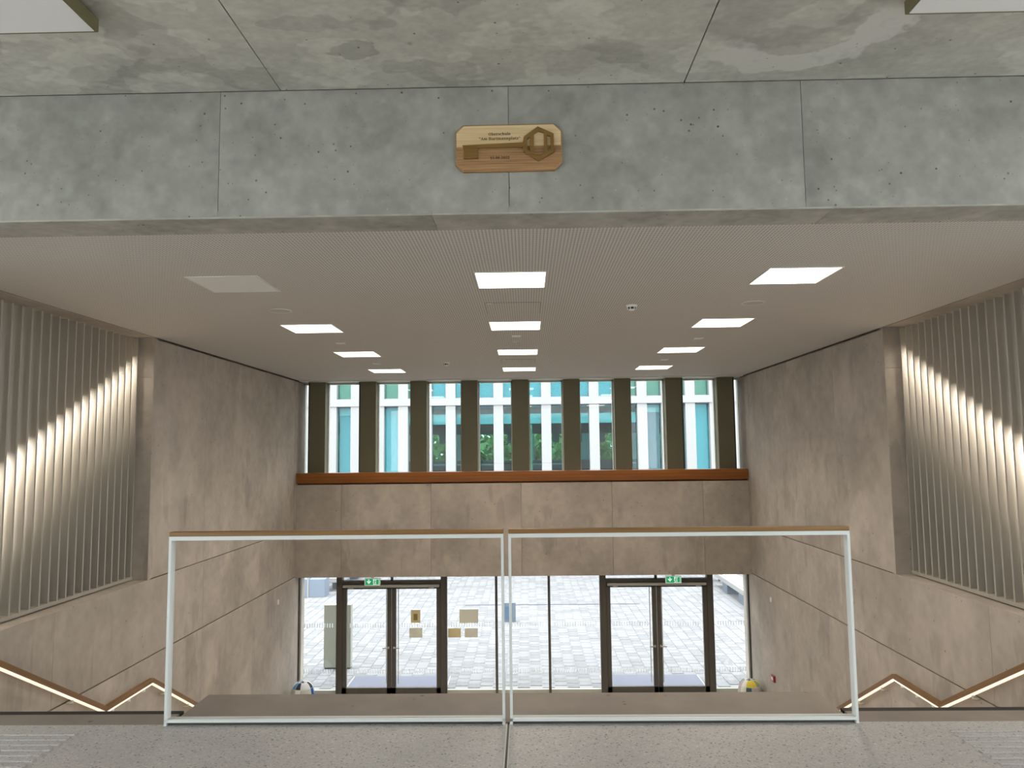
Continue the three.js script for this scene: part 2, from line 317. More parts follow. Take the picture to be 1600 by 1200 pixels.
{
  const w = struct('window_1'); label(w, 'row of tall narrow windows between grey green posts above the wooden cap', 'window');
  const px = [...Array(9).keys()].map((k) => (k - 4) * 1.073);
  for (const x of px) {
    const q = mesh('post', rbx(x - 0.175, x + 0.175, 0.9, CEIL - 0.015, 15.75, 15.95, 0.008), M.post, w);
    if (Math.abs(x) > 2.5) mesh('black_edge_strip', bx(x + Math.sign(x) * 0.16, x + Math.sign(x) * 0.182, 0.9, CEIL - 0.015, 15.742, 15.95), M.black, q);  // plain black strip down the outward edge of the outer posts only
  }
  const edges = [-WX - 0.02, ...px.flatMap((x) => [x - 0.175, x + 0.175]), WX + 0.02];
  for (let k = 0; k < edges.length; k += 2) {
    const a = edges[k], b = edges[k + 1], p = mesh('pane', bx(a, b, 0.9, CEIL - 0.015, 16.0, 16.008), M.glass, w);
    for (const e of [a, b]) mesh('frame', bx(e - 0.025, e + 0.025, 0.9, CEIL - 0.015, 15.96, 16.05), M.frameGrey, p);
    mesh('frame', bx(a, b, CEIL - 0.05, CEIL - 0.015, 15.96, 16.05), M.frameGrey, p);
  }
  mesh('window_sill', bx(-WX, WX, 0.85, 0.93, 15.7, 16.1), M.frameGrey, w);
  const u = struct('wall_front'); label(u, 'slab edge between the two glazed levels', 'wall');
  mesh('slab_edge', bx(-6.6, 6.6, -0.965, 0.86, 15.745, 16.12), M.wall, u);
  for (const s of [-1, 1]) mesh('outer_pier', bx(s * (WX + 0.001), s * 6.6, GR, CEIL + 0.4, 15.76, 16.1), M.wall, u);
}
// entrance glazing
const GT = -1.0, GB = -3.31;
function glazing(name, text, xs) {                               // a row of fixed panes between mullions
  const w = struct(name); label(w, text, 'window');
  for (let k = 0; k + 1 < xs.length; k++) {
    const a = xs[k] + 0.025, b = xs[k + 1] - 0.025, p = mesh('pane', bx(a, b, GB, GT, FAC + 0.02, FAC + 0.03), M.glass, w);
    for (const y of [-1.985, -2.9]) { const gs = []; for (let x = a + 0.08; x < b - 0.08; x += 0.052) gs.push(bx(x, x + 0.02, y - 0.042, y + 0.042, FAC + 0.015, FAC + 0.019)); const m = mesh('marking_dashes', gs, M.dash, p); m.userData.kind = 'stuff'; }
    mesh('bottom_rail', bx(a - 0.03, b + 0.03, GB - 0.05, GB + 0.035, FAC, FAC + 0.05), M.frameGrey, w);
    mesh('top_rail', bx(a - 0.03, b + 0.03, GT, GT + 0.04, FAC, FAC + 0.05), M.frameGrey, w);
  }
  for (const x of xs) mesh('mullion', bx(x - 0.025, x + 0.025, GB - 0.05, GT + 0.03, FAC - 0.03, FAC + 0.07), M.bronze, w);
}
glazing('window_2', 'glazed side panel between the wall and the door without notices on its frame side', [-WX + 0.01, -3.80]);
glazing('window_3', 'three large fixed panes between the two entrance doors', [-1.575, -0.54, 0.54, 1.60]);
glazing('window_4', 'glazed side panel between the red alarm box wall and the door', [3.855, WX - 0.01]);
function doorSet(name, text, xa, xb) {
  const d = struct(name); label(d, text, 'door');
  const top = -1.085, bot = GB - 0.05, mid = (xa + xb) / 2;
  mesh('frame_jamb', bx(xa, xa + 0.075, bot, GT + 0.03, FAC - 0.05, FAC + 0.09), M.bronze, d);
  mesh('frame_jamb', bx(xb - 0.075, xb, bot, GT + 0.03, FAC - 0.05, FAC + 0.09), M.bronze, d);
  mesh('frame_head', bx(xa + 0.075, xb - 0.075, top - 0.06, top, FAC - 0.05, FAC + 0.09), M.bronze, d);
  mesh('fanlight_pane', bx(xa + 0.075, xb - 0.075, top, GT + 0.02, FAC + 0.02, FAC + 0.03), M.glass, d);
  mesh('fanlight_mullion', bx(mid - 0.025, mid + 0.025, top, GT + 0.02, FAC, FAC + 0.05), M.bronze, d);
  mesh('closer_rail', rbx(xa + 0.1, xb - 0.1, top - 0.125, top - 0.07, FAC - 0.115, FAC - 0.05, 0.008), M.closer, d);
  mesh('closer_backing', bx(xa + 0.08, xb - 0.08, top - 0.15, top - 0.06, FAC - 0.06, FAC - 0.03), M.black, d);
  for (const s of [-1, 1]) {
    const a = s < 0 ? xa + 0.08 : mid + 0.006, b = s < 0 ? mid - 0.006 : xb - 0.08, y1 = top - 0.065, st = 0.085;
    const leaf = new THREE.Group(); leaf.name = 'door_leaf'; d.add(leaf);
    mesh('stile', [bx(a, a + st, bot + 0.012, y1, FAC - 0.03, FAC + 0.04), bx(b - st, b, bot + 0.012, y1, FAC - 0.03, FAC + 0.04), bx(a, b, y1 - 0.1, y1, FAC - 0.03, FAC + 0.04), bx(a, b, bot + 0.012, bot + 0.14, FAC - 0.03, FAC + 0.04)], M.bronze, leaf);
    mesh('pane', bx(a + st, b - st, bot + 0.14, y1 - 0.1, FAC + 0.005, FAC + 0.013), M.glass, leaf);
    for (const y of [-1.985, -2.9]) { const gs = []; for (let x = a + st + 0.06; x < b - st - 0.06; x += 0.052) gs.push(bx(x, x + 0.02, y - 0.042, y + 0.042, FAC, FAC + 0.004)); mesh('marking_dashes', gs, M.dash, leaf).userData.kind = 'stuff'; }
    const hx = s < 0 ? b - 0.05 : a + 0.05;
    mesh('lever_handle', [rbx(hx - 0.012, hx + 0.012, -2.44, -2.40, FAC - 0.085, FAC - 0.03, 0.005), rbx(hx - 0.01, hx + (s < 0 ? -0.12 : 0.12), -2.43, -2.408, FAC - 0.1, FAC - 0.08, 0.006)], M.closer, leaf);
    const ax = s < 0 ? xa + 0.26 : xb - 0.26;
    mesh('closer_arm', rbx(ax - 0.05, ax + 0.05, y1 - 0.075, y1 - 0.045, FAC - 0.12, FAC - 0.05, 0.006), M.closer, leaf);
    mesh('pull_bar', new THREE.CylinderGeometry(0.01, 0.01, 1.9, 10).translate((s < 0 ? b - st - 0.035 : a + st + 0.03), -2.22, -(FAC + 0.09)), M.closer, leaf);
  }
}
doorSet('door_1', 'double glazed entrance door with two paper notices', -3.775, -1.60);
doorSet('door_2', 'double glazed entrance door without notices', 1.625, 3.83);

// ------------------------------------------------------------------ guard railing on the landing edge
function railing(x0, x1, text) {
  const cx = (x0 + x1) / 2, w = (x1 - x0) / 2, t = thing('guard_railing', text, 'railing', [cx, 0, 4.46], 'guard railing panels on the landing edge');
  mesh('wooden_handrail', rbx(-w, w, 1.075, 1.101, -0.025, 0.035, 0.004), M.wood, t);
  mesh('top_bar', bx(-w, w, 1.052, 1.075, -0.022, 0.03), M.whiteSteel, t);
  mesh('bottom_bar', bx(-w, w, 0.018, 0.034, -0.024, 0.032), M.whiteSteel, t);
  for (const s of [-1, 1]) mesh('side_bar', bx(s * w, s * (w - 0.015), 0.0, 1.052, -0.024, 0.032), M.whiteSteel, t);
  mesh('glass_pane', bx(-w + 0.015, w - 0.015, 0.034, 1.052, 0.001, 0.009), M.glassRail, t);
  mesh('base_profile', bx(-w + 0.02, w - 0.02, 0.0, 0.018, -0.008, 0.02), M.darkSteel, t);
}
railing(-1.985, -0.018, 'white framed glass railing panel with wooden handrail, side of the unlit light');
railing(0.010, 1.985, 'white framed glass railing panel with wooden handrail, side of the red alarm box');

// ------------------------------------------------------------------ handrails with light strips
function bar(p, q, w, h) {                                      // a bar of section w (across the hall) x h between two points (x, y, d)
  const a = new THREE.Vector3(p[0], p[1], -p[2]), b = new THREE.Vector3(q[0], q[1], -q[2]), L = a.distanceTo(b), dir = b.clone().sub(a).normalize();
  const g = new THREE.BoxGeometry(w, h, L); metricUV(g); const X = new THREE.Vector3(1, 0, 0), Y = new THREE.Vector3().crossVectors(dir, X).normalize();
  // swap uv so that the grain runs along the bar
  const uv = g.attributes.uv, pos = g.attributes.position; for (let i = 0; i < uv.count; i++) uv.setXY(i, pos.getZ(i), pos.getY(i) + pos.getX(i));
  const m = new THREE.Matrix4().makeBasis(X, Y.y < 0 ? Y.negate() : Y, new THREE.Vector3().crossVectors(X, Y)); g.applyMatrix4(m);
  g.translate((a.x + b.x) / 2, (a.y + b.y) / 2, (a.z + b.z) / 2); return g;
}
function stripLight(p, q, drop, sideways, radiance, width, parent) {
  const a = new THREE.Vector3(p[0], p[1], -p[2]), b = new THREE.Vector3(q[0], q[1], -q[2]), L = a.distanceTo(b), dir = b.clone().sub(a).normalize();
  const down = new THREE.Vector3(0, -1, 0).addScaledVector(dir, dir.y).normalize(), n = down.clone().addScaledVector(new THREE.Vector3(sideways, 0, 0), 1).normalize();
  const l = new THREE.RectAreaLight(LED, radiance, L * 0.995, width); l.name = 'strip_light'; l.castShadow = true;
  const c = a.clone().add(b).multiplyScalar(0.5).addScaledVector(n, drop); l.position.copy(c); l.up.copy(new THREE.Vector3().crossVectors(dir, n)); (parent ?? scene).add(l); l.lookAt(c.clone().add(n));
}
for (const s of [-1, 1]) {
  const X = s * 4.54, t = thing('wall_handrail', 'wooden stair handrail with pale light strip on the wall with ' + side(s), 'handrail', [0, 0, 0], 'stair handrails');
  const pts = [[X, 0.82, 4.75], [X, -1.218, 8.43], [X, -1.218, 9.46], [X, -2.36, 11.52]];
  for (let k = 0; k < 3; k++) {
    const p = pts[k], q = pts[k + 1];
    mesh('wooden_rail', bar(p, q, 0.05, 0.05), M.wood, t);
    const lo = (v) => [v[0] - s * 0.002, v[1] - 0.040, v[2]];
    mesh('light_strip', bar(lo(p), lo(q), 0.03, 0.017), M.led, t);
    stripLight([X - s * 0.0, p[1] - 0.056, p[2]], [X, q[1] - 0.056, q[2]], 0.004, -s * 0.3, 1.6, 0.028, t);
    for (let i = 0; i < 3; i++) { const f = (i + 0.5) / 3, y = p[1] + (q[1] - p[1]) * f, d = p[2] + (q[2] - p[2]) * f; mesh('bracket', [rbx(s * 4.53, s * 4.606, y - 0.09, y - 0.078, d - 0.006, d + 0.006, 0.003), rbx(s * 4.528, s * 4.542, y - 0.09, y - 0.04, d - 0.006, d + 0.006, 0.003)], M.frameGrey, t); }
  }
}
// slatted screens in the wall recesses, each before an upper stair with a lit handrail
for (const s of [-1, 1]) {
  const t = thing('slatted_screen', 'tall pale vertical slat screen in the wall recess, side of ' + side(s), 'screen', [s * 4.86, 0, 5.0], 'slatted screens');
  const n = 30, fin = bx(-0.062, 0.062, 0.05, 3.025, -0.012, 0.012);
  for (let k = 0; k < n; k++) { const m = mesh('slat', fin, M.fin, t); m.position.z = -(9.375 - 5.0 - k * 0.1465); }
  mesh('bottom_rail', bx(-0.064, 0.064, 0.012, 0.05, 0.1, 4.41), M.fin, t);
  for (let k = 0; k < 4; k++) mesh('foot', bx(-0.02, 0.02, 0, 0.012, 0.6 + k, 0.66 + k), M.darkSteel, t);
  const X = s * 5.07, y = (d) => 2.90 - 0.552 * (9.5 - d), h = thing('upper_handrail', 'lit stair handrail behind the slat screen on the side of ' + side(s), 'handrail', [0, 0, 0], 'handrails behind the screens');
  const p = [X, y(5.1), 5.1], q = [X, y(9.42), 9.42];
  mesh('wooden_rail', bar([X, p[1] + 0.03, p[2]], [X, q[1] + 0.03, q[2]], 0.07, 0.05), M.wood, h);
  mesh('light_strip', bar(p, q, 0.03, 0.012), M.led, h);
  stripLight([X, p[1] - 0.008, p[2]], [X, q[1] - 0.008, q[2]], 0.004, 0, LED_RADIANCE, 0.03, h);
  const us = struct(s < 0 ? 'staircase_upper_left' : 'staircase_upper_right'); label(us, 'upper stair behind the slat screen on the side of ' + side(s), 'stairs');
  for (let k = 0; k < 11; k++) { const d = 6.12 + 0.3 * k, top = 0.1656 * (k + 0.6); mesh('step', bx(s * 4.95, s * 6.29, Math.max(0.002, top - 0.36), top, d, d + 0.3), M.step, us); }
  for (let i = 0; i < 5; i++) { const d = 5.5 + i * 0.85; mesh('bracket', rbx(s * 5.08, s * 6.302, y(d) + 0.02, y(d) + 0.034, d - 0.008, d + 0.008, 0.004), M.frameGrey, h); }
}

// ------------------------------------------------------------------ ceiling lights and devices
const ORD = ['first', 'second', 'third', 'fourth'];
const panelLight = (x, d, on, text) => {
  const t = thing('ceiling_light', text, 'light', [x, CEIL, d], 'square panel lights in the acoustic ceiling');
  mesh('frame', [bx(-0.31, 0.31, -0.006, 0.001, -0.31, -0.297), bx(-0.31, 0.31, -0.006, 0.001, 0.297, 0.31), bx(-0.31, -0.297, -0.006, 0.001, -0.297, 0.297), bx(0.297, 0.31, -0.006, 0.001, -0.297, 0.297)], M.trimWhite, t);
  mesh('diffuser', bx(-0.297, 0.297, -0.004, 0.0, -0.297, 0.297), on ? M.diffuserOn : M.diffuserOff, t);
  if (on) { const l = new THREE.RectAreaLight(LAMP, LAMP_RADIANCE, 0.59, 0.59); l.name = 'panel_glow'; l.position.set(0, -0.01, 0); l.rotation.x = -Math.PI / 2; l.castShadow = true; t.add(l);
    const q = new THREE.SpotLight(LAMP, LAMP_CANDELA, 0, 62 * RAD, 1, 2); q.name = 'panel_beam'; q.position.set(0, -0.07, 0); q.target.position.set(0, -2, 0); q.castShadow = true; q.shadow.radius = 6; t.add(q, q.target); }
};
[[-2.44, 'row starting with the unlit one'], [0.005, 'middle row'], [2.475, 'row nearest the red box']].forEach(([x, row], c) => {
  for (let r = 0; r < 4; r++) panelLight(x, 6.49 + 2.432 * r, !(c === 0 && r === 0), c === 0 && r === 0 ? 'unlit square panel light next to the concrete beam' : `lit square panel light, ${ORD[r]} from the concrete beam, ${row}`);
});
for (const s of [-1, 1]) {
  const t = thing('surface_light', 'large surface light with olive frame on raw concrete, side of ' + side(s), 'light', [s * 2.725, HALL - 0.021, 3.17], 'surface lights on the hall ceiling');
  mesh('housing', bx(-0.6, 0.6, -0.07, 0, -0.6, 0.6), M.olive, t);
  mesh('diffuser', bx(-0.585, 0.585, -0.073, -0.06, -0.585, 0.585), M.diffuserOff, t);
}
const disc = (r, h, y, seg = 32) => new THREE.CylinderGeometry(r, r, h, seg).translate(0, y, 0);
for (const [x, d, w] of [[-2.45, 7.75, UNLIT], [2.48, 7.70, REDBOX]]) {
  const t = thing('ceiling_speaker', 'flat round white ceiling speaker on the side of ' + w, 'speaker', [x, CEIL, d], 'round ceiling speakers');
  mesh('grille', disc(0.11, 0.004, -0.003), M.board, t); mesh('rim', new THREE.TorusGeometry(0.112, 0.006, 8, 40).rotateX(Math.PI / 2).translate(0, -0.003, 0), M.trimWhite, t);
}
for (const [x, d, w] of [[1.236, 7.74, 'near the concrete beam'], [-1.223, 12.6, 'near the window band']]) {
  const t = thing('smoke_detector', 'white smoke detector with dark vents on the acoustic ceiling ' + w, 'smoke detector', [x, CEIL, d], 'smoke detectors');
  mesh('base', new THREE.CylinderGeometry(0.058, 0.05, 0.022, 32).translate(0, -0.011, 0), M.plastic, t);
  mesh('vent_ring', new THREE.CylinderGeometry(0.043, 0.036, 0.022, 24).translate(0, -0.033, 0), M.black, t);
  for (let k = 0; k < 6; k++) { const a = k * Math.PI / 3; mesh('vent_rib', new THREE.BoxGeometry(0.008, 0.022, 0.01).translate(Math.cos(a) * 0.041, -0.033, Math.sin(a) * 0.041), M.plastic, t); }
  mesh('cap', new THREE.CylinderGeometry(0.036, 0.022, 0.012, 24).translate(0, -0.05, 0), M.plastic, t);
}
for (const [x, d, w] of [[-2.415, 10.17, 'second panel light, side of the unlit panel'], [-2.405, 12.6, 'third panel light, side of the unlit panel'], [2.478, 10.17, 'second panel light, side of the red box'], [2.455, 12.58, 'third panel light, side of the red box'], [0.005, 9.74, 'second panel light, middle row']]) {
  const t = thing('presence_sensor', 'small flat white ceiling sensor behind the ' + w, 'sensor', [x, CEIL, d], 'flat ceiling sensors');
  mesh('plate', rbx(-0.06, 0.06, -0.008, 0.0, -0.06, 0.06, 0.003), M.plastic, t); mesh('lens', disc(0.022, 0.008, -0.011, 20), M.frost, t);
}
{ const t = thing('ceiling_sensor', 'round beige sensor dome on the middle of the acoustic ceiling', 'sensor', [0.003, CEIL, 10.27]); mesh('ring', disc(0.06, 0.008, -0.004), M.trimWhite, t); mesh('dome', new THREE.SphereGeometry(0.045, 24, 10, 0, Math.PI * 2, Math.PI / 2, Math.PI / 2).scale(1, 0.5, 1).translate(0, -0.008, 0), M.frameGrey, t); }
for (const [d0, d1, w] of [[7.5, 8.1, 'first and second'], [12.28, 12.9, 'third and fourth']]) {
  const t = thing('ceiling_hatch', `square access hatch between the ${w} panel lights of the middle row`, 'hatch', [0, CEIL, (d0 + d1) / 2], 'ceiling hatches');
  const h = (d1 - d0) / 2, q = 0.28;
  mesh('panel', bx(-q, q, -0.002, 0.0, -h, h), M.slots, t);
  mesh('frame_gap', [bx(-q - 0.006, -q, -0.003, 0, -h, h), bx(q, q + 0.006, -0.003, 0, -h, h), bx(-q, q, -0.003, 0, -h - 0.006, -h)], M.hatchSeal, t);
  mesh('latch', bx(-q + 0.02, -q + 0.07, -0.005, 0, -h + 0.01, -h + 0.03), M.plastic, t);
}

// ------------------------------------------------------------------ wooden key plaque on the beam
{
  const t = thing('key_plaque', 'wooden plaque with a carved key and lettering on the concrete beam', 'plaque', [0.035, 3.326, BEAM0 - 0.001]);
  const W = 0.331, H = 0.292, c = 0.046, shape = new THREE.Shape([[-W + c, 0], [W - c, 0], [W, c], [W, H - c], [W - c, H], [-W + c, H], [-W, H - c], [-W, c]].map(([x, y]) => new THREE.Vector2(x, y)));
  const split = 0.155;
  const half = (lo) => { const pts = lo ? [[-W + c, 0], [W - c, 0], [W, c], [W, split], [-W, split], [-W, c]] : [[-W, split], [W, split], [W, H - c], [W - c, H], [-W + c, H], [-W, H - c]];
    const g = new THREE.ExtrudeGeometry(new THREE.Shape(pts.map(([x, y]) => new THREE.Vector2(x, y))), { depth: 0.024, bevelEnabled: false }); return metricUV(g, lo ? 0.1 : 0.4, lo ? 0.05 : 0.3); };
  mesh('board', half(true), M.ashDark, t).userData.label = 'brown lower board with wavy grain';
  mesh('board', half(false), M.ash, t).userData.label = 'pale upper board';
  const edge = new THREE.Shape(shape.getPoints().map((v) => new THREE.Vector2(v.x * 1.012, (v.y - H / 2) * 1.03 + H / 2)));
  mesh('bevelled_rim', metricUV(new THREE.ExtrudeGeometry(edge, { depth: 0.016, bevelEnabled: true, bevelSize: 0.003, bevelThickness: 0.003, bevelSegments: 1 }).translate(0, 0, 0.003)), M.ashDark, t);
  // key: shaft, bit, hexagonal bow with three openings
  const V = (x, y) => new THREE.Vector2(x, y), zx = (px) => (px - 800) / 1600 * 0.8505 , zy = (py) => (675 - py) / 1600 * 0.8505;   // drawn over the plaque's own face
  const bow = new THREE.Shape([V(zx(1150), zy(160)), V(zx(1335), zy(250)), V(zx(1340), zy(470)), V(zx(1150), zy(578)), V(zx(978), zy(455)), V(zx(975), zy(405)), V(zx(432), zy(405)), V(zx(260), zy(405)), V(zx(252), zy(372)), V(zx(970), zy(352)), V(zx(985), zy(280))]);
  bow.holes.push(new THREE.Path([V(zx(1100), zy(250)), V(zx(1100), zy(490)), V(zx(1155), zy(522)), V(zx(1222), zy(490)), V(zx(1222), zy(235)), V(zx(1155), zy(212))]));
  bow.holes.push(new THREE.Path([V(zx(1020), zy(308)), V(zx(1018), zy(435)), V(zx(1058), zy(462)), V(zx(1055), zy(282))]));
  bow.holes.push(new THREE.Path([V(zx(1260), zy(265)), V(zx(1262), zy(462)), V(zx(1303), zy(440)), V(zx(1300), zy(280))]));
  const ex = { depth: 0.013, bevelEnabled: true, bevelSize: 0.0015, bevelThickness: 0.0015, bevelSegments: 1 };
  const k = mesh('key', metricUV(new THREE.ExtrudeGeometry(bow, ex).translate(0, 0, 0.024)), M.keyWood, t); k.userData.label = 'raised wooden key with hexagonal bow';
  mesh('key_bit', metricUV(new THREE.ExtrudeGeometry(new THREE.Shape([V(zx(268), zy(400)), V(zx(268), zy(530)), V(zx(432), zy(530)), V(zx(432), zy(400))]), ex).translate(0, 0, 0.024)), M.keyWood, k);
  const cv = document.createElement('canvas'); cv.width = 1024; cv.height = 452; const g = cv.getContext('2d');
  g.clearRect(0, 0, 1024, 452); g.fillStyle = '#ffffff'; g.textAlign = 'center'; g.textBaseline = 'alphabetic';
  g.font = 'bold 38px serif'; g.fillText('Oberschule', 424, 100); g.fillText('"Am Hartmannplatz"', 424, 146); g.fillText('15.08.2022', 424, 340);
  const alpha = new THREE.CanvasTexture(cv);
  const ink = new THREE.MeshStandardMaterial({ color: 0x32200c, roughness: 0.9, alphaMap: alpha, transparent: true });
  // white letters on black make the alpha mask
  g.globalCompositeOperation = 'destination-over'; g.fillStyle = '#000000'; g.fillRect(0, 0, 1024, 452); alpha.needsUpdate = true;
  const pl = new THREE.PlaneGeometry(2 * W, H).translate(0, H / 2, 0.0246); mesh('engraved_lettering', pl, ink, t);
  t.rotation.z = 0.004;
}

// ------------------------------------------------------------------ small things in the stair hall
const exitCanvas = () => {
  const cv = document.createElement('canvas'); cv.width = 256; cv.height = 120; const g = cv.getContext('2d');
  g.fillStyle = '#d9efe2'; g.fillRect(0, 0, 256, 120); g.fillStyle = '#17a068'; g.fillRect(7, 7, 242, 106); g.fillStyle = '#e8fff4';
  g.fillRect(60, 18, 18, 46); g.beginPath(); g.moveTo(30, 48); g.lineTo(69, 98); g.lineTo(108, 48); g.lineTo(92, 42); g.lineTo(69, 70); g.lineTo(46, 42); g.fill();
  g.fillRect(140, 14, 100, 94); g.fillStyle = '#17a068'; g.fillRect(192, 20, 42, 84);
  g.fillStyle = '#17a068'; g.beginPath(); g.arc(172, 28, 9, 0, 7); g.fill(); g.lineWidth = 11; g.strokeStyle = '#17a068'; g.lineCap = 'round'; g.beginPath(); g.moveTo(170, 44); g.lineTo(164, 70); g.lineTo(180, 84); g.lineTo(172, 102); g.moveTo(164, 70); g.lineTo(154, 88); g.lineTo(146, 92); g.moveTo(170, 46); g.lineTo(186, 58); g.moveTo(168, 48); g.lineTo(152, 58); g.stroke();
  const t = new THREE.CanvasTexture(cv); t.colorSpace = THREE.SRGBColorSpace; return t;
};
const exitTex = exitCanvas();
const exitMat = new THREE.MeshStandardMaterial({ map: exitTex, emissive: 0xffffff, emissiveMap: exitTex, emissiveIntensity: 0.35, roughness: 0.5 });
for (const [x, w] of [[-3.05, 'above the door with paper notices'], [3.05, 'above the door without notices']]) {
  const t = thing('exit_sign', 'green lit exit sign with arrow and running figure ' + w, 'exit sign', [x, -1.15, FAC - 0.2], 'exit signs');
  mesh('housing', rbx(-0.16, 0.16, 0, 0.148, 0, 0.04, 0.006), M.plastic, t);
  mesh('sign_face', new THREE.PlaneGeometry(0.308, 0.14).translate(0, 0.074, 0.002), exitMat, t);
  mesh('bracket', bx(-0.03, 0.03, 0.14, 0.19, 0.01, 0.03), M.plastic, t);
}
const notice = (x0, x1, y0, y1, m, text, d = FAC - 0.002) => { const t = thing('paper_notice', text, 'notice', [(x0 + x1) / 2, y0, d], 'paper notices taped to the glass'); mesh('sheet', bx(-(x1 - x0) / 2, (x1 - x0) / 2, 0, y1 - y0, 0, 0.002), m, t); return t; };
{
  const a = notice(-2.295, -2.10, -1.938, -1.68, M.paperTan, 'upright tan paper notice with a printed box on the door glass');
  mesh('printed_box', bx(-0.04, 0.04, 0.05, 0.18, -0.001, 0.0), M.paperInk, a);
  notice(-2.325, -2.06, -2.236, -2.04, M.paper, 'small landscape paper notice below the tan one on the door glass');
  notice(-1.300, -0.915, -1.952, -1.681, M.paper, 'large landscape paper notice on the fixed pane beside the door', FAC + 0.015);
  notice(-1.535, -1.270, -2.240, -2.057, M.paperTan, 'small tan paper notice on the fixed pane next to the door frame', FAC + 0.015);
  notice(-1.193, -0.925, -2.240, -2.059, M.paper, 'small grey paper notice under the large one on the fixed pane', FAC + 0.015);
}
function pouf(x, d, tilt, cols, text) {
  const cv = document.createElement('canvas'); cv.width = 256; cv.height = 128; const g = cv.getContext('2d'), r = rng(Math.round(900 + x * 10));
  g.fillStyle = cols[0]; g.fillRect(0, 0, 256, 128);
  for (let i = 0; i < 12; i++) for (let j = 0; j < 5; j++) { g.fillStyle = cols[Math.floor(r() * cols.length)]; g.fillRect(i * 21.4, j * 26, 20, 25); }
  const tx = new THREE.CanvasTexture(cv); tx.colorSpace = THREE.SRGBColorSpace;
  const t = thing('round_pouf', text, 'pouf', [x, GR, d], 'round patchwork poufs');
  const prof = [[0.001, 0], [0.15, 0.005], [0.205, 0.06], [0.225, 0.17], [0.22, 0.28], [0.19, 0.39], [0.13, 0.455], [0.05, 0.485], [0.001, 0.488]].map(([a, b]) => new THREE.Vector2(a, b));
  const sp = new THREE.SplineCurve(prof).getPoints(30).map((v) => new THREE.Vector2(Math.max(0.001, v.x), Math.max(0, v.y)));
  mesh('body', new THREE.LatheGeometry(sp, 40), std({ map: tx, roughness: 0.85 }), t);
  mesh('button', new THREE.SphereGeometry(0.016, 14, 8).scale(1, 0.5, 1).translate(0, 0.49, 0), M.frost, t);
  t.rotation.y = tilt;
}
pouf(-4.30, 15.0, 0.6, ['#dfe6ec', '#f4f6f6', '#2a4f9a', '#5f93c8', '#30383e', '#c9ccc2'], 'round white and blue patchwork pouf on the floor by the glazed side panel');
pouf(4.36, 15.0, 2.0, ['#d6d8c8', '#e2e6e0', '#e6cf3c', '#3e5a62', '#8fa39a', '#b9aeb0'], 'round grey patchwork pouf with yellow patches by the glazed side panel');
{
  const t = thing('alarm_box', 'small red alarm call box on the concrete wall near the entrance', 'alarm box', [WX - 0.02, -2.72, 14.28]);
  mesh('case', rbx(-0.02, 0.018, 0, 0.115, -0.075, 0.075, 0.01), M.red, t); mesh('call_plate', bx(-0.024, -0.018, 0.03, 0.085, -0.045, 0.045), M.plastic, t);
}
for (const [s, d] of [[-1, 14.38], [1, 14.28]]) {
  const t = thing('wall_sensor', 'tiny white wall plate on the concrete wall with ' + side(s), 'wall plate', [s * (WX - 0.006), -1.29, d], 'tiny white wall plates');
  mesh('plate', rbx(-0.006, 0.006, 0, 0.085, -0.04, 0.04, 0.003), M.plastic, t); mesh('button', rbx(-0.009, 0.009, 0.02, 0.065, -0.02, 0.02, 0.003), M.frost, t);
}
for (const [x, w] of [[-2.66, 'with paper notices'], [2.71, 'without notices']]) { const t = thing('entrance_mat', 'grey entrance mat outside the door ' + w, 'mat', [x, GR + 0.002, 16.5], 'entrance mats'); mesh('carpet', bx(-1.04, 1.04, 0.012, 0.02, -0.38, 0.38), M.mat, t); mesh('frame', bx(-1.06, 1.06, 0, 0.012, -0.4, 0.4), M.frameGrey, t); }

// ------------------------------------------------------------------ courtyard
{
  const g = struct('ground'); label(g, 'pale grey paved courtyard in front of the entrance', 'paving');
  mesh('paving_bed', bx(-60, 60, GR - 0.5, GR - 0.009, -40, 90), M.bed, g);
  const S = 0.26, J = 0.012, one = new THREE.BoxGeometry(S - J, 0.03, S - J).translate(0, -0.015, 0), two = metricUV(one.clone(), 0.7, 0.2); metricUV(one);
  const r = rng(5), rest = [];
  const near = [];
  for (let i = 0; i < 72; i++) for (let j = -60; j <= 60; j++) {
    const x = j * S, d = 16.24 + (i + (Math.abs(j) % 2) * 0.5) * S; const c = { x, d, y: GR + (r() - 0.5) * 0.004, b: r() < 0.4 };
    if (i < 9 && Math.abs(x) < 4.45 && near.length < 300) near.push(c); else rest.push(c);
  }
  for (const c of near) { const m = mesh('paver', c.b ? two : one, c.b ? M.paverB : M.paver, g); m.position.set(c.x, c.y, -c.d); }
  for (const b of [false, true]) {
    const list = rest.filter((c) => c.b === b), im = new THREE.InstancedMesh(b ? two : one, b ? M.paverB : M.paver, list.length); im.name = 'distant_pavers'; im.userData.kind = 'stuff'; im.castShadow = im.receiveShadow = true;
    const m4 = new THREE.Matrix4(); list.forEach((c, k) => im.setMatrixAt(k, m4.makeTranslation(c.x, c.y, -c.d))); g.add(im);
  }
}
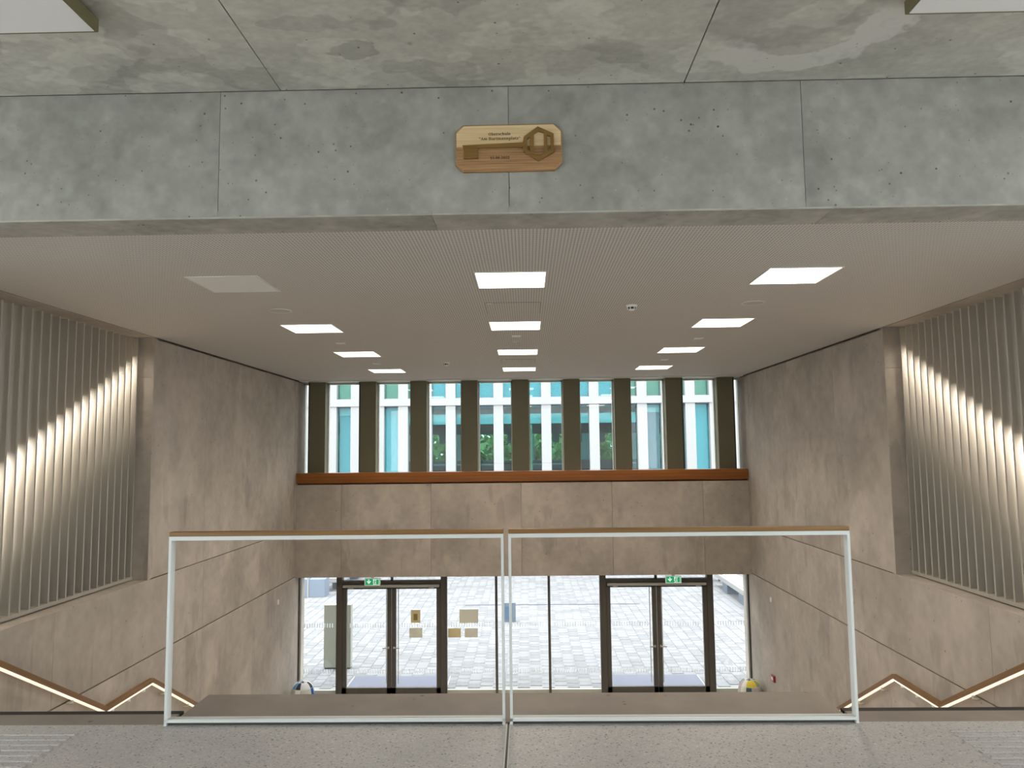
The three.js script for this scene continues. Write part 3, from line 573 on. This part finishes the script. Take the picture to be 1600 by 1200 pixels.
{
  const t = thing('information_stele', 'grey green information stele standing outside the door with notices', 'stele', [-4.26, GR, 17.6]);
  mesh('body', rbx(-0.31, 0.31, 0.03, 1.42, -0.09, 0.09, 0.008), M.stele, t); mesh('plinth', bx(-0.29, 0.29, 0, 0.03, -0.07, 0.07), M.darkSteel, t); mesh('cap', bx(-0.315, 0.315, 1.42, 1.432, -0.095, 0.095), M.frameGrey, t);
  const u = thing('sign_pillar', 'low grey blue sign pillar standing in the middle of the courtyard', 'sign', [-0.42, GR, 22.15]);
  mesh('body', rbx(-0.165, 0.165, 0, 0.54, -0.06, 0.06, 0.006), M.greyBox, u); mesh('panel', bx(-0.13, 0.0, 0.08, 0.44, -0.066, -0.058), M.blueGlass, u);
  const d = thing('drain_channel', 'long thin dark drain slot in the courtyard paving', 'drain', [0.87, GR, 24.5]); mesh('grate', bx(-2.79, 2.79, 0.0, 0.006, -0.05, 0.05), M.plinth, d); mesh('slot', bx(-2.77, 2.77, 0.006, 0.008, -0.02, 0.02), M.black, d);
}
for (const [s, x, d0, d1, sup] of [[-1, -6.8, 27.0, 31.2, [27.6, 29.6]], [1, 7.15, 22.1, 27.7, [22.6, 24.0, 26.0]]]) {
  const t = thing('courtyard_bench', s < 0 ? 'long pale concrete bench behind the grey planter box' : 'long pale concrete bench beside the small tree', 'bench', [x, GR, d0], 'long benches'), L = d1 - d0;
  mesh('seat_slab', rbx(-0.33, 0.33, 0.31, 0.47, 0, L, 0.01), M.white, t);
  for (const d of sup) mesh('support', bx(s > 0 ? -0.32 : -0.18, s > 0 ? 0.18 : 0.32, 0, 0.31, d - d0, d - d0 + 0.6), M.plinth, t);
  for (let k = 0; k < 5; k++) mesh('slat', rbx(-0.22 + 0.1 * k, -0.14 + 0.1 * k, 0.475, 0.5, 0.1, L - 0.1, 0.005), M.frameGrey, t);
}
{
  const t = thing('planter_box', 'grey planter boxes joined by a pale post in the courtyard', 'planter', [-7.75, GR, 26.1]);
  mesh('box', rbx(-0.9, 0.32, 0, 0.6, -0.1, 0.5, 0.01), M.greyBox, t); mesh('box', rbx(0.37, 0.92, 0, 0.6, -0.1, 0.5, 0.01), M.greyBox, t); mesh('post', bx(0.32, 0.37, 0, 0.75, -0.12, -0.06), M.white, t);
  const b = thing('blue_bin', 'blue bin behind the grey planter boxes', 'bin', [-8.3, GR, 28.2]); mesh('body', rbx(-0.4, 0.4, 0.05, 0.95, -0.3, 0.3, 0.03), M.blue, b); mesh('lid', rbx(-0.43, 0.43, 0.95, 1.02, -0.33, 0.33, 0.02), M.blue, b);
  for (const [x, z] of [[-0.3, -0.2], [0.3, -0.2], [-0.3, 0.2], [0.3, 0.2]]) mesh('wheel', new THREE.CylinderGeometry(0.06, 0.06, 0.04, 14).rotateZ(Math.PI / 2).translate(x, 0.06, z), M.black, b);
}
function leafCloud(r, n, cx, cy, cz, rx, ry, rz, size) {
  const pos = [], nor = [], uv = []; const v = new THREE.Vector3(), a = new THREE.Vector3(), b = new THREE.Vector3();
  for (let k = 0; k < n; k++) {
    do v.set(r() * 2 - 1, r() * 2 - 1, r() * 2 - 1); while (v.lengthSq() > 1); v.normalize().multiplyScalar(0.45 + 0.55 * Math.sqrt(r()));
    const c = [cx + v.x * rx, cy + v.y * ry, cz + v.z * rz]; a.set(r() - 0.5, r() - 0.5, r() - 0.5).normalize(); b.set(r() - 0.5, r() - 0.5, r() - 0.5).cross(a).normalize(); const nn = new THREE.Vector3().crossVectors(a, b), s = size * (0.6 + 0.8 * r());
    const q = [[-1, 0], [0, -0.45], [1, 0], [-1, 0], [1, 0], [0, 0.45]];
    for (const [p, o] of q) { pos.push(c[0] + (a.x * p + b.x * o) * s, c[1] + (a.y * p + b.y * o) * s, c[2] + (a.z * p + b.z * o) * s); nor.push(nn.x, nn.y, nn.z); uv.push(p, o); }
  }
  const g = new THREE.BufferGeometry(); g.setAttribute('position', new THREE.Float32BufferAttribute(pos, 3)); g.setAttribute('normal', new THREE.Float32BufferAttribute(nor, 3)); g.setAttribute('uv', new THREE.Float32BufferAttribute(uv, 2)); return g;
}
function smallTree(name, text, x, y, d, h, seed, group, leaves = 520, spread = 0.34, mid = 0.6) {
  const t = thing(name, text, 'tree', [x, y, d], group), r = rng(seed);
  const trunk = [new THREE.CylinderGeometry(0.03 * h / 2, 0.05 * h / 2, h * 0.62, 10).translate(0, h * 0.31, 0)];
  for (let k = 0; k < 7; k++) { const a = r() * 6.28, L = h * (0.22 + 0.16 * r()), g = new THREE.CylinderGeometry(0.006 * h, 0.014 * h, L, 7).translate(0, L / 2, 0); g.rotateZ(0.5 + 0.5 * r()); g.rotateY(a); g.translate(0, h * (0.28 + 0.3 * r()), 0); trunk.push(g); }
  mesh('trunk', trunk, M.bark, t);
  mesh('foliage', leafCloud(r, leaves, 0, h * mid, 0, h * spread, h * 0.38, h * spread, h * 0.045), M.leaf, t).userData.kind = 'stuff';
}
smallTree('small_tree', 'small leafy tree in the courtyard beside the long bench', 7.2, GR, 28.5, 1.6, 71, undefined, 500, 0.32, 0.5);

// ------------------------------------------------------------------ building across the courtyard
{
  const t = thing('school_building', 'white building across the courtyard with narrow teal windows between pilasters', 'building', [0, GR, 33.4]);
  const Y = (y) => y - GR, MOD = 1.065, N = 15, off = -0.06, pil = bx(-0.215, 0.215, 0, Y(8.0), 0, 0.45);
  for (let k = -N; k <= N; k++) { const m = mesh('pilaster', pil, M.white, t); m.position.x = k * MOD + off; }
  const xa = -N * MOD, xb = N * MOD;
  mesh('floor_band', bx(xa, xb, Y(3.58), Y(3.90), -0.06, 0.5), M.white, t);
  mesh('floor_band', bx(xa, xb, Y(-0.55), Y(0.0), -0.06, 0.5), M.white, t);
  mesh('band_shadow_joint', bx(xa, xb, Y(3.535), Y(3.58), 0.1, 0.5), M.plinth, t);
  mesh('roof', bx(xa, xb, Y(7.6), Y(8.2), -0.1, 9), M.white, t);
  mesh('floor_slab', bx(xa, xb, Y(3.2), Y(3.7), 0.5, 8.6), M.roomWall, t);
  mesh('floor_slab', bx(xa, xb, Y(-0.5), Y(0.0), 0.5, 8.6), M.roomWall, t);
  mesh('ground_floor_wall', bx(xa, xb, 0, Y(-0.5), 0.35, 0.6), M.white, t);
  for (const s of [-1, 1]) mesh('end_wall', bx(s * N * MOD, s * (N * MOD + 0.4), 0, Y(8), 0, 8.8), M.white, t);
  mesh('rear_wall', bx(xa, xb, Y(3.2), Y(8), 8.4, 8.7), M.roomWall, t);
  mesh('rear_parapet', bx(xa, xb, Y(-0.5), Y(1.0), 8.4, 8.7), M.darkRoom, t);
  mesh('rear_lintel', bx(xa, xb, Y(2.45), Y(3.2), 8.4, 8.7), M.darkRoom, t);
  for (let k = -5; k <= 5; k++) mesh('rear_pier', bx(k * 3.2 - 0.55, k * 3.2 + 0.55, Y(1.0), Y(2.45), 8.4, 8.7), M.roomWall, t);
  const g = rng(33);
  for (let k = -N; k < N; k++) {
    const a = k * MOD + off + 0.215, b = a + MOD - 0.43, c = (a + b) / 2;
    const low = mesh('lower_window', bx(a, b, Y(0.0), Y(3.535), 0.3, 0.31), M.glassTeal, t), up = mesh('upper_window', bx(a, b, Y(3.9), Y(7.6), 0.3, 0.31), M.glassTeal, t);
    mesh('sill', bx(a, b, Y(3.9), Y(3.93), 0.2, 0.4), M.white, up);
    mesh('blind', bx(a, b, Y(3.93), Y(7.6), 0.42, 0.43), Math.abs(c) < 4.6 ? M.cyan : M.oliveBlind, up);
    if (k === -6 || k === 7) mesh('blind', bx(a, b, Y(0), Y(3.5), 0.42, 0.43), M.cyan, low);
    else if (Math.abs(c) > 5.2) mesh('blind', bx(a, b, Y(0), Y(3.5), 0.6, 0.61), Math.abs(k) % 2 ? M.greyBox : M.cyan, low);
    else { mesh('header', bx(a, b, Y(2.75), Y(3.5), 0.5, 0.52), M.roomWall, low); if (g() < 0.6) mesh('picture_board', bx(c - 0.2, c + 0.12, Y(1.9), Y(2.35), 2.0, 2.02), M.darkRoom, low); if (g() < 0.6) mesh('desk', bx(a, b, Y(0.9), Y(0.96), 0.7, 1.3), M.white, low); if (g() < 0.5) mesh('curtain', bx(a, a + 0.22, Y(0), Y(2.7), 0.5, 0.53), M.oliveBlind, low); }
  }
  for (let k = 0; k < 5; k++) smallTree('distant_tree', 'leafy green tree seen through the windows of the opposite building', -10.4 + 5.2 * k, GR, 46, 7.2, 200 + k, 'trees behind the opposite building', 1500, 0.33);
  for (let k = 0; k < 5; k++) smallTree('background_tree', 'taller green tree filling the gaps behind the first tree row', -9.4 + 6.4 * k, GR, 52, 9.0, 240 + k, 'second tree row', 1500, 0.34);
}
renderer.render(scene, camera);
